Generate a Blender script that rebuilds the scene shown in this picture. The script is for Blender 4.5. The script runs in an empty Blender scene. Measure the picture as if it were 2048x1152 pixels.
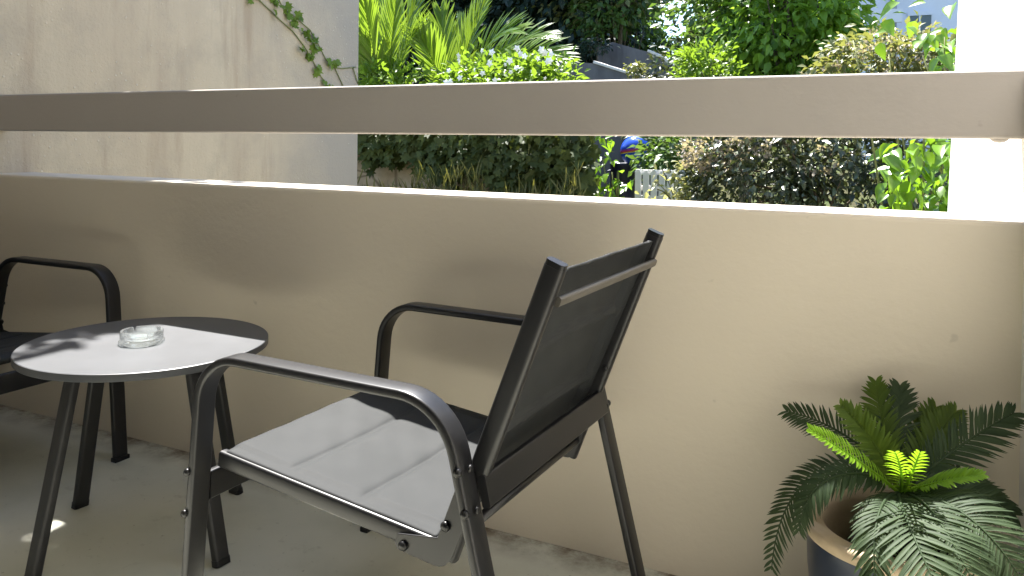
import bpy, bmesh, math, random
import numpy as np
from mathutils import Vector, Matrix
S = bpy.context.scene
COL = S.collection
R_ = math.radians
V = Vector

# ------------------------------------------------------------------ camera
CAM = V((0.0, -2.0, 1.0807)); YAW, PITCH, ROLL, FPX, CY0 = .4628, .0101, .0124, 1622.6, 301.0
_F = V((-math.sin(YAW), math.cos(YAW), 0)); _R = V((math.cos(YAW), math.sin(YAW), 0)); _U = V((0, 0, 1))
cF = _F*math.cos(PITCH) - _U*math.sin(PITCH); _U2 = _U*math.cos(PITCH) + _F*math.sin(PITCH)
cR = _R*math.cos(ROLL) + _U2*math.sin(ROLL); cU = _U2*math.cos(ROLL) - _R*math.sin(ROLL)
cam = bpy.data.cameras.new('camera'); cam_o = bpy.data.objects.new('camera', cam); COL.objects.link(cam_o)
M = Matrix((cR, cU, -cF)).transposed().to_4x4(); M.translation = CAM
cam_o.matrix_world = M
cam.sensor_width = 36; cam.lens = 36*FPX/2048; cam.shift_y = -(576-CY0)/2048
cam.clip_start = .02; cam.clip_end = 500
S.camera = cam_o

def at(px, py, y):
    """world point at depth y seen at a photo pixel (used to read sizes off the photo)"""
    d = cF + cR*((px-1024)/FPX) - cU*((py-CY0)/FPX)
    return CAM + d*((y-CAM.y)/d.y)

# ------------------------------------------------------------------ light
SUN_AZ, SUN_EL = R_(38), R_(61.4)        # azimuth from +y towards -x
sdir = V((-math.sin(SUN_AZ)*math.cos(SUN_EL), math.cos(SUN_AZ)*math.cos(SUN_EL), math.sin(SUN_EL)))
w = bpy.data.worlds.new('World'); S.world = w; w.use_nodes = True
nt = w.node_tree; nt.nodes.clear()
sky = nt.nodes.new('ShaderNodeTexSky'); sky.sky_type = 'NISHITA'; sky.sun_disc = False
sky.sun_elevation = SUN_EL; sky.sun_rotation = -SUN_AZ
sky.air_density = 1.0; sky.dust_density = .4; sky.ozone_density = 2.0
bg = nt.nodes.new('ShaderNodeBackground'); bg.inputs[1].default_value = .09
wo = nt.nodes.new('ShaderNodeOutputWorld')
nt.links.new(sky.outputs[0], bg.inputs[0]); nt.links.new(bg.outputs[0], wo.inputs[0])
sun = bpy.data.lights.new('sun', 'SUN'); sun.energy = 4.6; sun.angle = R_(.6); sun.color = (1, .965, .91)
sun_o = bpy.data.objects.new('sun', sun); COL.objects.link(sun_o)
sun_o.rotation_euler = sdir.to_track_quat('Z', 'Y').to_euler(); sun_o.location = (-3, 4, 9)
S.view_settings.view_transform = 'Standard'; S.view_settings.look = 'None'
S.view_settings.exposure = 2.3; S.view_settings.gamma = 1
S.cycles.max_bounces = 10; S.cycles.diffuse_bounces = 6; S.cycles.transparent_max_bounces = 24
S.cycles.sample_clamp_indirect = 6

# ------------------------------------------------------------------ helpers
rng = np.random.default_rng(7); random.seed(7)
def tag(o, label=None, cat=None, group=None, kind=None):
    if label: o['label'] = label
    if cat: o['category'] = cat
    if group: o['group'] = group
    if kind: o['kind'] = kind
    return o
def empty(name, loc, rz=0):
    o = bpy.data.objects.new(name, None); COL.objects.link(o); o.location = loc; o.rotation_euler = (0, 0, rz)
    o.empty_display_size = .1
    return o
class MB:
    def __init__(s): s.v = []; s.f = []; s.smooth = []
    def add(s, v, f, smooth=False):
        n = len(s.v); s.v += [tuple(p) for p in v]; s.f += [tuple(i+n for i in q) for q in f]; s.smooth += [smooth]*len(f)
    def box(s, a, b):
        x0, y0, z0 = a; x1, y1, z1 = b
        s.add([(x0,y0,z0),(x1,y0,z0),(x1,y1,z0),(x0,y1,z0),(x0,y0,z1),(x1,y0,z1),(x1,y1,z1),(x0,y1,z1)],
              [(0,3,2,1),(4,5,6,7),(0,1,5,4),(1,2,6,5),(2,3,7,6),(3,0,4,7)])
    def prism(s, poly, d):
        """closed 3d polygon extruded by vector d"""
        n = len(poly); d = V(d); A = [V(p) for p in poly]; B = [p+d for p in A]
        s.add(A+B, [tuple(range(n-1, -1, -1)), tuple(range(n, 2*n))] + [(i, (i+1) % n, n+(i+1) % n, n+i) for i in range(n)])
    def sweep(s, path, lat, w, t, r=.004, seg=3):
        """rounded-rectangle bar swept along path; lat = lateral axis (width w), t across it"""
        path = [V(p) for p in path]; lat = V(lat).normalized(); prof = []
        for cx, cy, a0 in ((w/2-r, t/2-r, 0), (-w/2+r, t/2-r, 90), (-w/2+r, -t/2+r, 180), (w/2-r, -t/2+r, 270)):
            for k in range(seg+1):
                a = R_(a0+90*k/seg); prof.append((cx+r*math.cos(a), cy+r*math.sin(a)))
        n = len(prof); vs = []; fs = []
        for i, p in enumerate(path):
            tg = (path[min(i+1, len(path)-1)]-path[max(i-1, 0)]).normalized()
            nn = lat.cross(tg).normalized()
            sc = 1.0
            if 0 < i < len(path)-1:
                c = (path[i+1]-p).normalized().dot((p-path[i-1]).normalized()); sc = 1/max(.5, math.sqrt((1+c)/2))
            vs += [p+lat*a+nn*(b*sc) for a, b in prof]
        for i in range(len(path)-1):
            for k in range(n): fs.append((i*n+k, i*n+(k+1) % n, (i+1)*n+(k+1) % n, (i+1)*n+k))
        fs += [tuple(range(n-1, -1, -1)), tuple(range((len(path)-1)*n, len(path)*n))]
        s.add(vs, fs, False)
    def tube(s, path, rad, n=8):
        path = [V(p) for p in path]; vs = []; fs = []
        if not hasattr(rad, '__len__'): rad = [rad]*len(path)
        for i, p in enumerate(path):
            tg = (path[min(i+1, len(path)-1)]-path[max(i-1, 0)]).normalized()
            a = tg.cross(V((.31, .17, .93))); a = a.normalized() if a.length > 1e-4 else tg.orthogonal().normalized()
            b = tg.cross(a)
            vs += [p+(a*math.cos(2*math.pi*k/n)+b*math.sin(2*math.pi*k/n))*rad[i] for k in range(n)]
        for i in range(len(path)-1):
            for k in range(n): fs.append((i*n+k, i*n+(k+1) % n, (i+1)*n+(k+1) % n, (i+1)*n+k))
        fs += [tuple(range(n-1, -1, -1)), tuple(range((len(path)-1)*n, len(path)*n))]
        s.add(vs, fs, True)
    def lathe(s, prof, c=(0, 0, 0), n=48):
        vs = []; fs = []; c = V(c)
        for k in range(n):
            a = 2*math.pi*k/n
            vs += [c+V((r*math.cos(a), r*math.sin(a), z)) for r, z in prof]
        m = len(prof)
        for k in range(n):
            for i in range(m-1):
                fs.append((k*m+i, ((k+1) % n)*m+i, ((k+1) % n)*m+i+1, k*m+i+1))
        s.add(vs, fs, True)
    def build(s, name, mat, parent=None, bevel=0, seg=2, fixn=True, auto=None):
        me = bpy.data.meshes.new(name); me.from_pydata(s.v, [], s.f)
        me.polygons.foreach_set('use_smooth', s.smooth)
        me.materials.append(mat)
        if fixn:
            bm = bmesh.new(); bm.from_mesh(me); bmesh.ops.remove_doubles(bm, verts=bm.verts, dist=1e-6)
            bmesh.ops.recalc_face_normals(bm, faces=bm.faces); bm.to_mesh(me); bm.free()
        o = bpy.data.objects.new(name, me); COL.objects.link(o)
        if parent: o.parent = parent
        if bevel:
            b = o.modifiers.new('bevel', 'BEVEL'); b.width = bevel; b.segments = seg; b.limit_method = 'ANGLE'; b.angle_limit = R_(40)
        if auto: me.set_sharp_from_angle(angle=R_(auto)); me.polygons.foreach_set('use_smooth', [True]*len(me.polygons))
        return o
def arc_path(pts, radii, seg=8):
    """polyline with filleted corners"""
    pts = [V(p) for p in pts]; out = [pts[0]]
    for i in range(1, len(pts)-1):
        p, a, b = pts[i], (pts[i-1]-pts[i]), (pts[i+1]-pts[i]); r = radii[i-1]
        ua, ub = a.normalized(), b.normalized(); th = ua.angle(ub); d = r/math.tan(th/2)
        A, B = p+ua*d, p+ub*d; cdir = (ua+ub).normalized(); c = p+cdir*(r/math.sin(th/2))
        va, vb = A-c, B-c; om = va.angle(vb)
        for k in range(seg+1):
            t = k/seg; out.append(c+(va*math.sin((1-t)*om)+vb*math.sin(t*om))/math.sin(om))
    out.append(pts[-1]); return out

# ------------------------------------------------------------------ materials
class NT:
    def __init__(s, name):
        s.m = bpy.data.materials.new(name); s.m.use_nodes = True; s.t = s.m.node_tree; s.t.nodes.clear()
        s.out = s.n('ShaderNodeOutputMaterial')
    def n(s, typ, **kw):
        n = s.t.nodes.new(typ)
        for k, v in kw.items(): setattr(n, k, v)
        return n
    def l(s, a, b): s.t.links.new(a, b)
    def coords(s, scale=(1, 1, 1)):
        g = s.n('ShaderNodeNewGeometry'); m = s.n('ShaderNodeMapping'); m.inputs['Scale'].default_value = scale
        s.l(g.outputs['Position'], m.inputs['Vector']); return m.outputs[0]
    def ocoords(s, scale=(1, 1, 1)):
        g = s.n('ShaderNodeTexCoord'); m = s.n('ShaderNodeMapping'); m.inputs['Scale'].default_value = scale
        s.l(g.outputs['Object'], m.inputs['Vector']); return m.outputs[0]
    def noise(s, vec, scale, detail=5, rough=.55):
        n = s.n('ShaderNodeTexNoise'); n.inputs['Scale'].default_value = scale; n.inputs['Detail'].default_value = detail
        n.inputs['Roughness'].default_value = rough; s.l(vec, n.inputs['Vector']); return n.outputs['Fac']
    def ramp(s, fac, stops):
        r = s.n('ShaderNodeValToRGB'); e = r.color_ramp.elements
        while len(e) < len(stops): e.new(.5)
        for el, (p, c) in zip(e, stops): el.position = p; el.color = (c, c, c, 1) if not hasattr(c, '__len__') else (*c, 1)
        s.l(fac, r.inputs[0]); return r.outputs[0]
    def mix(s, fac, a, b, mode='MIX'):
        n = s.n('ShaderNodeMix', data_type='RGBA', blend_type=mode)
        for sock, val in ((n.inputs[0], fac), (n.inputs[6], a), (n.inputs[7], b)):
            if hasattr(val, 'is_output'): s.l(val, sock)
            elif hasattr(val, '__len__'): sock.default_value = (*val, 1)
            else: sock.default_value = val
        return n.outputs[2]
    def principled(s, col, rough=.6, spec=.5, metal=0, bump=None, bstr=.2, bdist=.01):
        p = s.n('ShaderNodeBsdfPrincipled')
        if hasattr(col, 'is_output'): s.l(col, p.inputs['Base Color'])
        else: p.inputs['Base Color'].default_value = (*col, 1)
        if hasattr(rough, 'is_output'): s.l(rough, p.inputs['Roughness'])
        else: p.inputs['Roughness'].default_value = rough
        p.inputs['Specular IOR Level'].default_value = spec; p.inputs['Metallic'].default_value = metal
        if bump is not None:
            b = s.n('ShaderNodeBump'); b.inputs['Strength'].default_value = bstr; b.inputs['Distance'].default_value = bdist
            s.l(bump, b.inputs['Height']); s.l(b.outputs[0], p.inputs['Normal'])
        return p
    def done(s, sh): s.l(sh.outputs[0], s.out.inputs[0]); return s.m

def m_paint(name, col, var=.06, rough=.7):
    k = NT(name); v = k.coords(); n = k.noise(v, 1.3, 6, .6); fine = k.noise(v, 55, 4)
    lo = tuple(c*(1-var) for c in col); hi = tuple(min(1, c*(1+var)) for c in col)
    c = k.ramp(n, [(.3, lo), (.7, hi)])
    spk = k.noise(v, 19, 2); c = k.mix(k.ramp(spk, [(.735, 0), (.78, .35)]), c, tuple(x*.55 for x in col))
    tr = k.noise(k.coords((1, 1, 1.6)), 7, 4, .6); h = k.n('ShaderNodeMath', operation='MULTIPLY_ADD'); k.l(tr, h.inputs[0]); h.inputs[1].default_value = 2.2; k.l(fine, h.inputs[2])
    return k.done(k.principled(c, rough, .3, bump=h.outputs[0], bstr=.16, bdist=.005))
def m_floor():
    k = NT('floor_paint'); v = k.coords(); n = k.noise(v, 2.2, 7, .6)
    c = k.ramp(n, [(.3, (.48, .485, .405)), (.5, (.57, .57, .485)), (.72, (.62, .61, .525))])
    d = k.noise(v, 14, 5, .7); c = k.mix(k.ramp(d, [(.60, 0), (.75, .45)]), c, (.22, .20, .15)); sp = k.noise(v, 85, 2); c = k.mix(k.ramp(sp, [(.70, 0), (.76, .5)]), c, (.15, .13, .10))
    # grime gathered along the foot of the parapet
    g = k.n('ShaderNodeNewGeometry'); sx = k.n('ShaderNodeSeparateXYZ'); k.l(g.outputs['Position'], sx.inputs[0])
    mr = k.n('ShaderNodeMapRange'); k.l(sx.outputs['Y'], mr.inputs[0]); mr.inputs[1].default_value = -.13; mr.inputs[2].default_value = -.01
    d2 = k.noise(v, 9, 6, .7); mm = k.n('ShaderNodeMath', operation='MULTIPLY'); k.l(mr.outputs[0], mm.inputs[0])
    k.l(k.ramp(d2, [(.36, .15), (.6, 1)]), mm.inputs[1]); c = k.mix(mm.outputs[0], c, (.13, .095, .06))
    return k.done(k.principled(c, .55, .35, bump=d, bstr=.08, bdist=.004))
def m_concrete():
    k = NT('stained_render'); v = k.coords(); vs = k.coords((2.6, 2.6, .28)); vf = k.coords((1, 1, .8))
    st = k.noise(vs, 1.15, 7, .62); c = k.ramp(st, [(.28, (.36, .29, .215)), (.42, (.455, .38, .285)), (.6, (.50, .425, .32)), (.8, (.44, .37, .28))])
    st2 = k.noise(vs, 3.1, 5, .6); c = k.mix(k.ramp(st2, [(.55, 0), (.68, .45)]), c, (.31, .235, .165)); mo = k.noise(v, 4.5, 8, .68); c = k.mix(k.ramp(mo, [(.46, 0), (.66, .5)]), c, (.36, .31, .245))
    # the weathered grey end of the wall, where the sealing coat has worn off
    g = k.n('ShaderNodeNewGeometry'); sx = k.n('ShaderNodeSeparateXYZ'); k.l(g.outputs['Position'], sx.inputs[0])
    n1 = k.noise(v, 1.6, 5, .65); a = k.n('ShaderNodeMath', operation='MULTIPLY_ADD'); k.l(n1, a.inputs[0]); a.inputs[1].default_value = 1.5; k.l(sx.outputs['Y'], a.inputs[2])
    mr = k.n('ShaderNodeMapRange'); k.l(a.outputs[0], mr.inputs[0]); mr.inputs[1].default_value = 2.25; mr.inputs[2].default_value = 3.0
    c = k.mix(mr.outputs[0], c, (.34, .305, .262))
    # blisters and pits
    vo = k.n('ShaderNodeTexVoronoi'); vo.inputs['Scale'].default_value = 26; k.l(v, vo.inputs['Vector'])
    pm = k.noise(v, 2.4, 4, .6); pit = k.n('ShaderNodeMath', operation='MULTIPLY'); k.l(k.ramp(vo.outputs['Distance'], [(.06, 1), (.17, 0)]), pit.inputs[0]); k.l(k.ramp(pm, [(.45, 0), (.62, 1)]), pit.inputs[1])
    c = k.mix(pit.outputs[0], c, (.55, .49, .40))
    fn = k.noise(v, 60, 4, .7); c = k.mix(k.ramp(fn, [(.66, 0), (.76, .5)]), c, (.25, .21, .17))
    h = k.n('ShaderNodeMath', operation='ADD'); k.l(fn, h.inputs[0]); k.l(pit.outputs[0], h.inputs[1])
    return k.done(k.principled(c, .9, .15, bump=h.outputs[0], bstr=.5, bdist=.012))
def m_metal(name, col, rough=.42, spec=.5):
    k = NT(name); v = k.ocoords(); n = k.noise(v, 420, 2); s = k.noise(v, 6, 4)
    c = k.ramp(s, [(.3, tuple(x*.85 for x in col)), (.7, tuple(x*1.15 for x in col))])
    return k.done(k.principled(c, rough, spec, bump=n, bstr=.06, bdist=.001))
def m_fabric():
    k = NT('sling_mesh'); v = k.ocoords()
    w1 = k.n('ShaderNodeTexWave', wave_type='BANDS', bands_direction='X'); w1.inputs['Scale'].default_value = 190; k.l(v, w1.inputs[0])
    w2 = k.n('ShaderNodeTexWave', wave_type='BANDS', bands_direction='Y'); w2.inputs['Scale'].default_value = 190; k.l(v, w2.inputs[0])
    mu = k.n('ShaderNodeMath', operation='MULTIPLY'); k.l(w1.outputs['Fac'], mu.inputs[0]); k.l(w2.outputs['Fac'], mu.inputs[1])
    s = k.noise(v, 9, 4); c = k.ramp(s, [(.3, (.0185, .0205, .0215)), (.7, (.025, .027, .0282))])
    c = k.mix(k.ramp(mu.outputs[0], [(0, .0), (1, .35)]), c, (.040, .041, .042))
    p = k.principled(c, .7, .22, bump=mu.outputs[0], bstr=.25, bdist=.001)
    return k.done(p)
def m_leaf(name, dark, light, trans=.35, rough=.42, spec=.45, tcol=None, dead=0):
    k = NT(name); g = k.n('ShaderNodeNewGeometry'); rnd = g.outputs['Random Per Island']
    stops = [(0, dark), (.75, light)]
    if dead: stops = [(0, dark), (.75-dead*.5, light), (1-dead, light), (min(.99, 1-dead+.03), (.24, .17, .09))]
    c = k.ramp(rnd, stops); v = k.coords(); n = k.noise(v, 3.2, 3)
    c = k.mix(k.ramp(n, [(.35, .0), (.7, .35)]), c, tuple(x*1.5 for x in light))
    p = k.principled(c, rough, spec); t = k.n('ShaderNodeBsdfTranslucent')
    tc = k.mix(.6, c, tcol or tuple(min(1, x*2.2) for x in (light[0]*1.25, light[1]*1.15, light[2]*.5))); k.l(tc, t.inputs[0])
    mx = k.n('ShaderNodeMixShader'); mx.inputs[0].default_value = trans; k.l(p.outputs[0], mx.inputs[1]); k.l(t.outputs[0], mx.inputs[2])
    return k.done(mx)
def m_plain(name, col, rough=.6, spec=.4, var=.12, scale=8):
    k = NT(name); v = k.coords(); n = k.noise(v, scale, 5, .6)
    c = k.ramp(n, [(.3, tuple(x*(1-var) for x in col)), (.7, tuple(min(1, x*(1+var)) for x in col))])
    return k.done(k.principled(c, rough, spec, bump=n, bstr=.15, bdist=.01))
def m_glass():
    k = NT('clear_glass'); tr = k.n('ShaderNodeBsdfTransparent'); tr.inputs[0].default_value = (.93, .96, .95, 1)
    gl = k.n('ShaderNodeBsdfGlossy'); gl.inputs['Roughness'].default_value = .04; lw = k.n('ShaderNodeLayerWeight'); lw.inputs[0].default_value = .28
    m1 = k.n('ShaderNodeMixShader'); k.l(lw.outputs['Fresnel'], m1.inputs[0]); k.l(tr.outputs[0], m1.inputs[1]); k.l(gl.outputs[0], m1.inputs[2])
    df = k.n('ShaderNodeBsdfTranslucent'); df.inputs[0].default_value = (.95, .97, 1, 1)
    d2 = k.n('ShaderNodeBsdfDiffuse'); d2.inputs[0].default_value = (.9, .92, .93, 1)
    m3 = k.n('ShaderNodeMixShader'); m3.inputs[0].default_value = .5; k.l(df.outputs[0], m3.inputs[1]); k.l(d2.outputs[0], m3.inputs[2])
    m2 = k.n('ShaderNodeMixShader'); m2.inputs[0].default_value = .07; k.l(m1.outputs[0], m2.inputs[1]); k.l(m3.outputs[0], m2.inputs[2])  # small white scatter share stands in for sunlight focused inside the glass
    return k.done(m2)
MAT = dict(
    wall=m_paint('parapet_paint', (.625, .563, .468), .03), rail=m_paint('rail_paint', (.39, .358, .330), .03), white=m_paint('white_wall_paint', (.86, .85, .82), .02),
    ceiling=m_paint('ceiling_paint', (.78, .76, .72)), house=m_paint('house_paint', (.76, .73, .68)), floor=m_floor(), concrete=m_concrete(),
    metal=m_metal('charcoal_powder_coat', (.012, .012, .0135), .36, .42), table=m_metal('table_powder_coat', (.061, .064, .070), .42), tleg=m_metal('table_leg_coat', (.020, .020, .021), .42, .35),
    bolt=m_metal('black_bolt', (.010, .010, .011), .35, .35), fabric=m_fabric(), glass=m_glass(),
    pot=m_metal('navy_glaze', (.018, .026, .048), .28, .6), rim=m_plain('bare_clay', (.42, .33, .225), .75, .25, .12, 14), soil=m_plain('soil', (.035, .026, .018), 1, .1, .5, 60),
    nursery=m_plain('black_plastic', (.018, .018, .018), .45), bark=m_plain('bark', (.12, .095, .07), .9, .1, .4, 18), twig=m_plain('green_stem', (.16, .17, .06), .6, .3, .3, 20),
    cycad=m_leaf('cycad_leaf', (.018, .033, .015), (.038, .060, .028), .28, .55, .15), cycad_new=m_leaf('young_cycad_leaf', (.09, .19, .012), (.15, .28, .018), .40, .5, .3),
    cycad_mid=m_leaf('mid_cycad_leaf', (.050, .085, .014), (.075, .12, .020), .45, .5, .2),
)

# ------------------------------------------------------------------ balcony shell
XL, XR, TOPZ, PT = -3.4, .2035, .926, .22
b = MB(); b.box((XL-.2, -2.75, -.22), (XR+.25, 0, 0)); tag(b.build('balcony_floor', MAT['floor']), 'worn greenish beige painted balcony floor', 'floor', kind='structure')
b = MB(); b.box((XL-.05, 0, -.9), (XR+.05, PT, TOPZ)); pw = b.build('parapet_wall', MAT['wall'], bevel=.011, seg=3)
tag(pw, 'beige painted solid balcony parapet behind the two chairs', 'wall')
RT = .092
b = MB(); b.box((XL-.05, 0, 1.1014), (XR+.05, RT, 1.2471)); rl = b.build('balcony_rail', MAT['rail'], bevel=.008, seg=3)
tag(rl, 'wide flat painted rail running above the parapet', 'rail')
b = MB(); b.lathe([(0, 1.092), (.010, 1.094), (.017, 1.099), (.019, 1.104)], (XR-.045, .03, 0), 14); b.build('paint_drip', MAT['rail'], rl)
# left: old rendered dividing wall, its top above the frame
b = MB(); b.box((XL-.22, -2.75, -.9), (XL, 2.47, 3.74)); cw = b.build('dividing_wall', MAT['concrete'], bevel=.012)
tag(cw, 'stained old rendered dividing wall with ivy creeping over it', 'wall')
# right: white wall of the house, outer end leaning a touch
b = MB(); z0, z1 = -.9, 3.3
lean = lambda y, z: XR + (-.049+.0295*(z-.729))*max(0, y)/3.0
prof = [(0, z0), (0, z1), (3.0, z1), (3.0, z0)]
b.v = [(lean(y, z), y, z) for y, z in prof] + [(XR+.3, y, z) for y, z in prof]; b.f = [(0, 1, 2, 3), (7, 6, 5, 4), (0, 4, 5, 1), (1, 5, 6, 2), (2, 6, 7, 3), (3, 7, 4, 0)]; b.smooth = [False]*6
ww = b.build('white_side_wall', MAT['white']); tag(ww, 'bright white sunlit house wall at the right end of the balcony', 'wall')
b = MB(); b.box((XR, -2.75, -.22), (XR+.3, -.0002, 2.75)); tag(b.build('balcony_end_wall', MAT['house']), 'pale inner end wall at the right edge beside the potted cycad', 'wall')
b = MB(); b.box((XL, -2.75, 3.0), (XR+.3, -.30, 3.2)); tag(b.build('ceiling', MAT['ceiling']), kind='structure')
b = MB()
for x0, x1, za, zb in ((XL, -2.6, 0, 3.0), (-2.6, -.75, 2.2, 3.0), (-.75, XR, 0, 3.0)): b.box((x0, -2.95, za), (x1, -2.75, zb))
hw = b.build('house_wall', MAT['house']); tag(hw, 'beige house wall behind the balcony with an open doorway', 'wall')
b = MB(); b.box((-2.6, -2.9, 0), (-.75, -2.86, 2.2)); b.build('door', m_plain('dark_door_glass', (.05, .05, .05), .1), hw)

# ------------------------------------------------------------------ patio chair (local: x from front to back, y across, z up)
CW = .6713
def make_chair():
    root = empty('patio_chair', (0, 0, 0)); lat = (0, 1, 0)
    for side in (0, 1):
        yc = .025 if side == 0 else CW-.025
        path = arc_path([(-.756, yc, 0), (-.705, yc, .636), (-.118, yc, .632), (.042, yc, 0)], [.105, .12], 10)
        m = MB(); m.sweep(path, lat, .05, .018, .0055, 3); fr = m.build('side_frame', MAT['metal'], root, auto=32)
        for s_ in (-.756, .042):
            q = MB(); q.box((s_-.013, yc-.028, -.001), (s_+.013, yc+.028, .014)); q.build('foot_cap', MAT['bolt'], fr, .003)
        sgn = -1 if side == 0 else 1; yo = yc+sgn*.025
        for s_, z_ in ((-.731, .393), (-.738, .306), (-.083, .521), (-.068, .453)):
            q = MB(); q.tube([(s_, yo-sgn*.002, z_), (s_, yo+sgn*.004, z_), (s_, yo+sgn*.0075, z_)], [.008, .008, .005], 12); q.build('bolt', MAT['bolt'], fr)
            q = MB(); q.tube([(s_-.009, yc, z_), (s_-.013, yc, z_), (s_-.016, yc, z_)] if s_ < -.4 else [(s_+.009, yc, z_), (s_+.0125, yc, z_)], [.008, .008, .005] if s_ < -.4 else [.007, .006], 12)
            q.build('bolt', MAT['bolt'], fr)
        # L-shaped rail: seat rail running into the back rail
        yr = .064 if side == 0 else CW-.064
        q = MB(); q.sweep([(-.700, yr, .407), (-.160, yr, .3490)], lat, .024, .034, .006, 3)
        sr = q.build('seat_rail', MAT['metal'], root, auto=32)
        q = MB(); q.sweep([(-.1385, yr, .338), (.0645, yr, .8735)], lat, .026, .038, .009, 4); br = q.build('back_rail', MAT['metal'], root, auto=32)
        q = MB(); a_, c_ = V((.0645, yr, .8735)), V((.355, 0, .935)); q.sweep([a_, a_+c_*.006, a_+c_*.010], lat, .025, .036, .008, 4); q.build('end_cap', MAT['bolt'], br, auto=40)
        yi = yr+.013*(1 if side == 0 else -1); q = MB(); q.tube([(-.045, yi, .560), (-.045, yi+.004*(1 if side == 0 else -1), .560)], [.007, .005], 12); q.build('bolt', MAT['bolt'], br)
        yp = yr-.0135 if side == 0 else yr+.0135; dy = -.004 if side == 0 else .004
        poly = [(-.238, .362), (-.245, .345), (-.238, .332), (-.158, .322), (-.148, .3225), (-.138, .326), (-.122, .342), (-.082, .440), (-.080, .462), (-.113, .476), (-.152, .374)]
        q = MB(); q.prism([(s_, yp, z_) for s_, z_ in poly], (0, dy, 0)); q.build('corner_bracket', MAT['metal'], sr, .0015)
        for s_, z_ in ((-.224, .343), (-.134, .399)):
            q = MB(); y_ = yp+dy; q.tube([(s_, y_-dy, z_), (s_, y_+dy, z_), (s_, y_+dy*1.9, z_)], [.0095, .0095, .006], 14); q.build('bolt', MAT['bolt'], sr)
    # cross members
    q = MB(); q.sweep([(-.060, .05, .474), (-.060, CW-.05, .474)], (.22, 0, -.976), .056, .016, .004, 3); q.build('rear_crossbar', MAT['metal'], root, auto=32)
    q = MB(); q.sweep([(-.7265, .05, .350), (-.7265, CW-.05, .350)], (0, 0, 1), .06, .016, .004, 3); q.build('front_crossbar', MAT['metal'], root, auto=32)
    q = MB(); q.tube([(-.690, .07, .409), (-.690, CW-.07, .409)], .012, 12); q.build('seat_front_tube', MAT['metal'], root)
    q = MB(); q.tube([(-.118, .075, .378), (-.118, CW-.075, .378)], .010, 12); q.build('seat_rear_tube', MAT['metal'], root)
    q = MB(); q.sweep([(.063, .076, .812), (.063, CW-.063, .812)], (.355, 0, .935), .019, .012, .006, 4); bb = q.build('back_bar', MAT['bar'], root, auto=40)
    # padded sling fabric: three quilted panels, stitched hems along both rails
    def sling(name, p0, p1, up, seams, y0, y1, bulge, sag, curl):
        NU, NVv = 96, 60; p0, p1, up = V(p0), V(p1), V(up); L = (p1-p0).length; rows = []
        for i in range(NU+1):
            u = i/NU
            for j in range(NVv+1):
                v = j/NVv; y = y0+(y1-y0)*v; edge = min(v, 1-v)*(y1-y0)
                ds = min(abs(u-s_) for s_ in seams)*L if seams else 1
                pad = bulge*(1-math.exp(-(ds/.010)**1.0))*(1 if edge > .035 else 0.35*edge/.035)
                if edge > .03: pad -= 0
                hem = -.0018*math.exp(-((edge-.034)/.003)**2)
                d = (1-(2*v-1)**2)
                nz = pad+hem-sag*d*math.sin(math.pi*min(1, max(0, u)))
                nz += .0012*math.sin(37*u+11*v)*math.sin(23*v+5*u)*d
                # puckers near the rear corners
                rc = math.hypot((u-1)*L, edge); nz += .004*math.sin(edge*420)*math.exp(-(rc/.05)**2)
                k = p0.lerp(p1, u); drop = 0
                if curl and u < .05: drop = -.016*(1-u/.05)**2
                rows.append((k.x+up.x*(nz+drop), y, k.z+up.z*(nz+drop)))
        n = NVv+1; q = MB()
        q.add(rows, [(i*n+j, i*n+j+1, (i+1)*n+j+1, (i+1)*n+j) for i in range(NU) for j in range(NVv)], True)
        o = q.build(name, MAT['fabric'], root)
        md = o.modifiers.new('thick', 'SOLIDIFY'); md.thickness = .005; md.offset = -1
        return o
    sling('seat', (-.706, 0, .4262), (-.163, 0, .3690), (.105, 0, .994), (.0, .325, .655, 1), .060, CW-.060, .0075, .010, True)
    sling('backrest', (-.132, 0, .398), (.060, 0, .864), (-.925, 0, .381), (0, .31, .66, 1),   .076, CW-.076, .015, -.004, False)
    return root
MAT['bar'] = m_metal('bronze_grey_coat', (.075, .068, .058), .45)
chair = make_chair()
chair.location = (-.6031, -.8169, 0); chair.rotation_euler = (0, 0, -.0169)
tag(chair, 'charcoal patio chair in the middle seen from behind with sunlit sling seat', 'chair', 'charcoal patio chairs')
def copy_tree(o, parent=None):
    c = o.copy(); COL.objects.link(c); c.parent = parent
    for ch in list(o.children): copy_tree(ch, c)
    return c
chair2 = copy_tree(chair); chair2.location = (-3.129, -.131, 0); chair2.rotation_euler = (0, 0, math.pi)
chair2['label'] = 'shaded patio chair at the left edge, partly hidden behind the round table'

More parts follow.
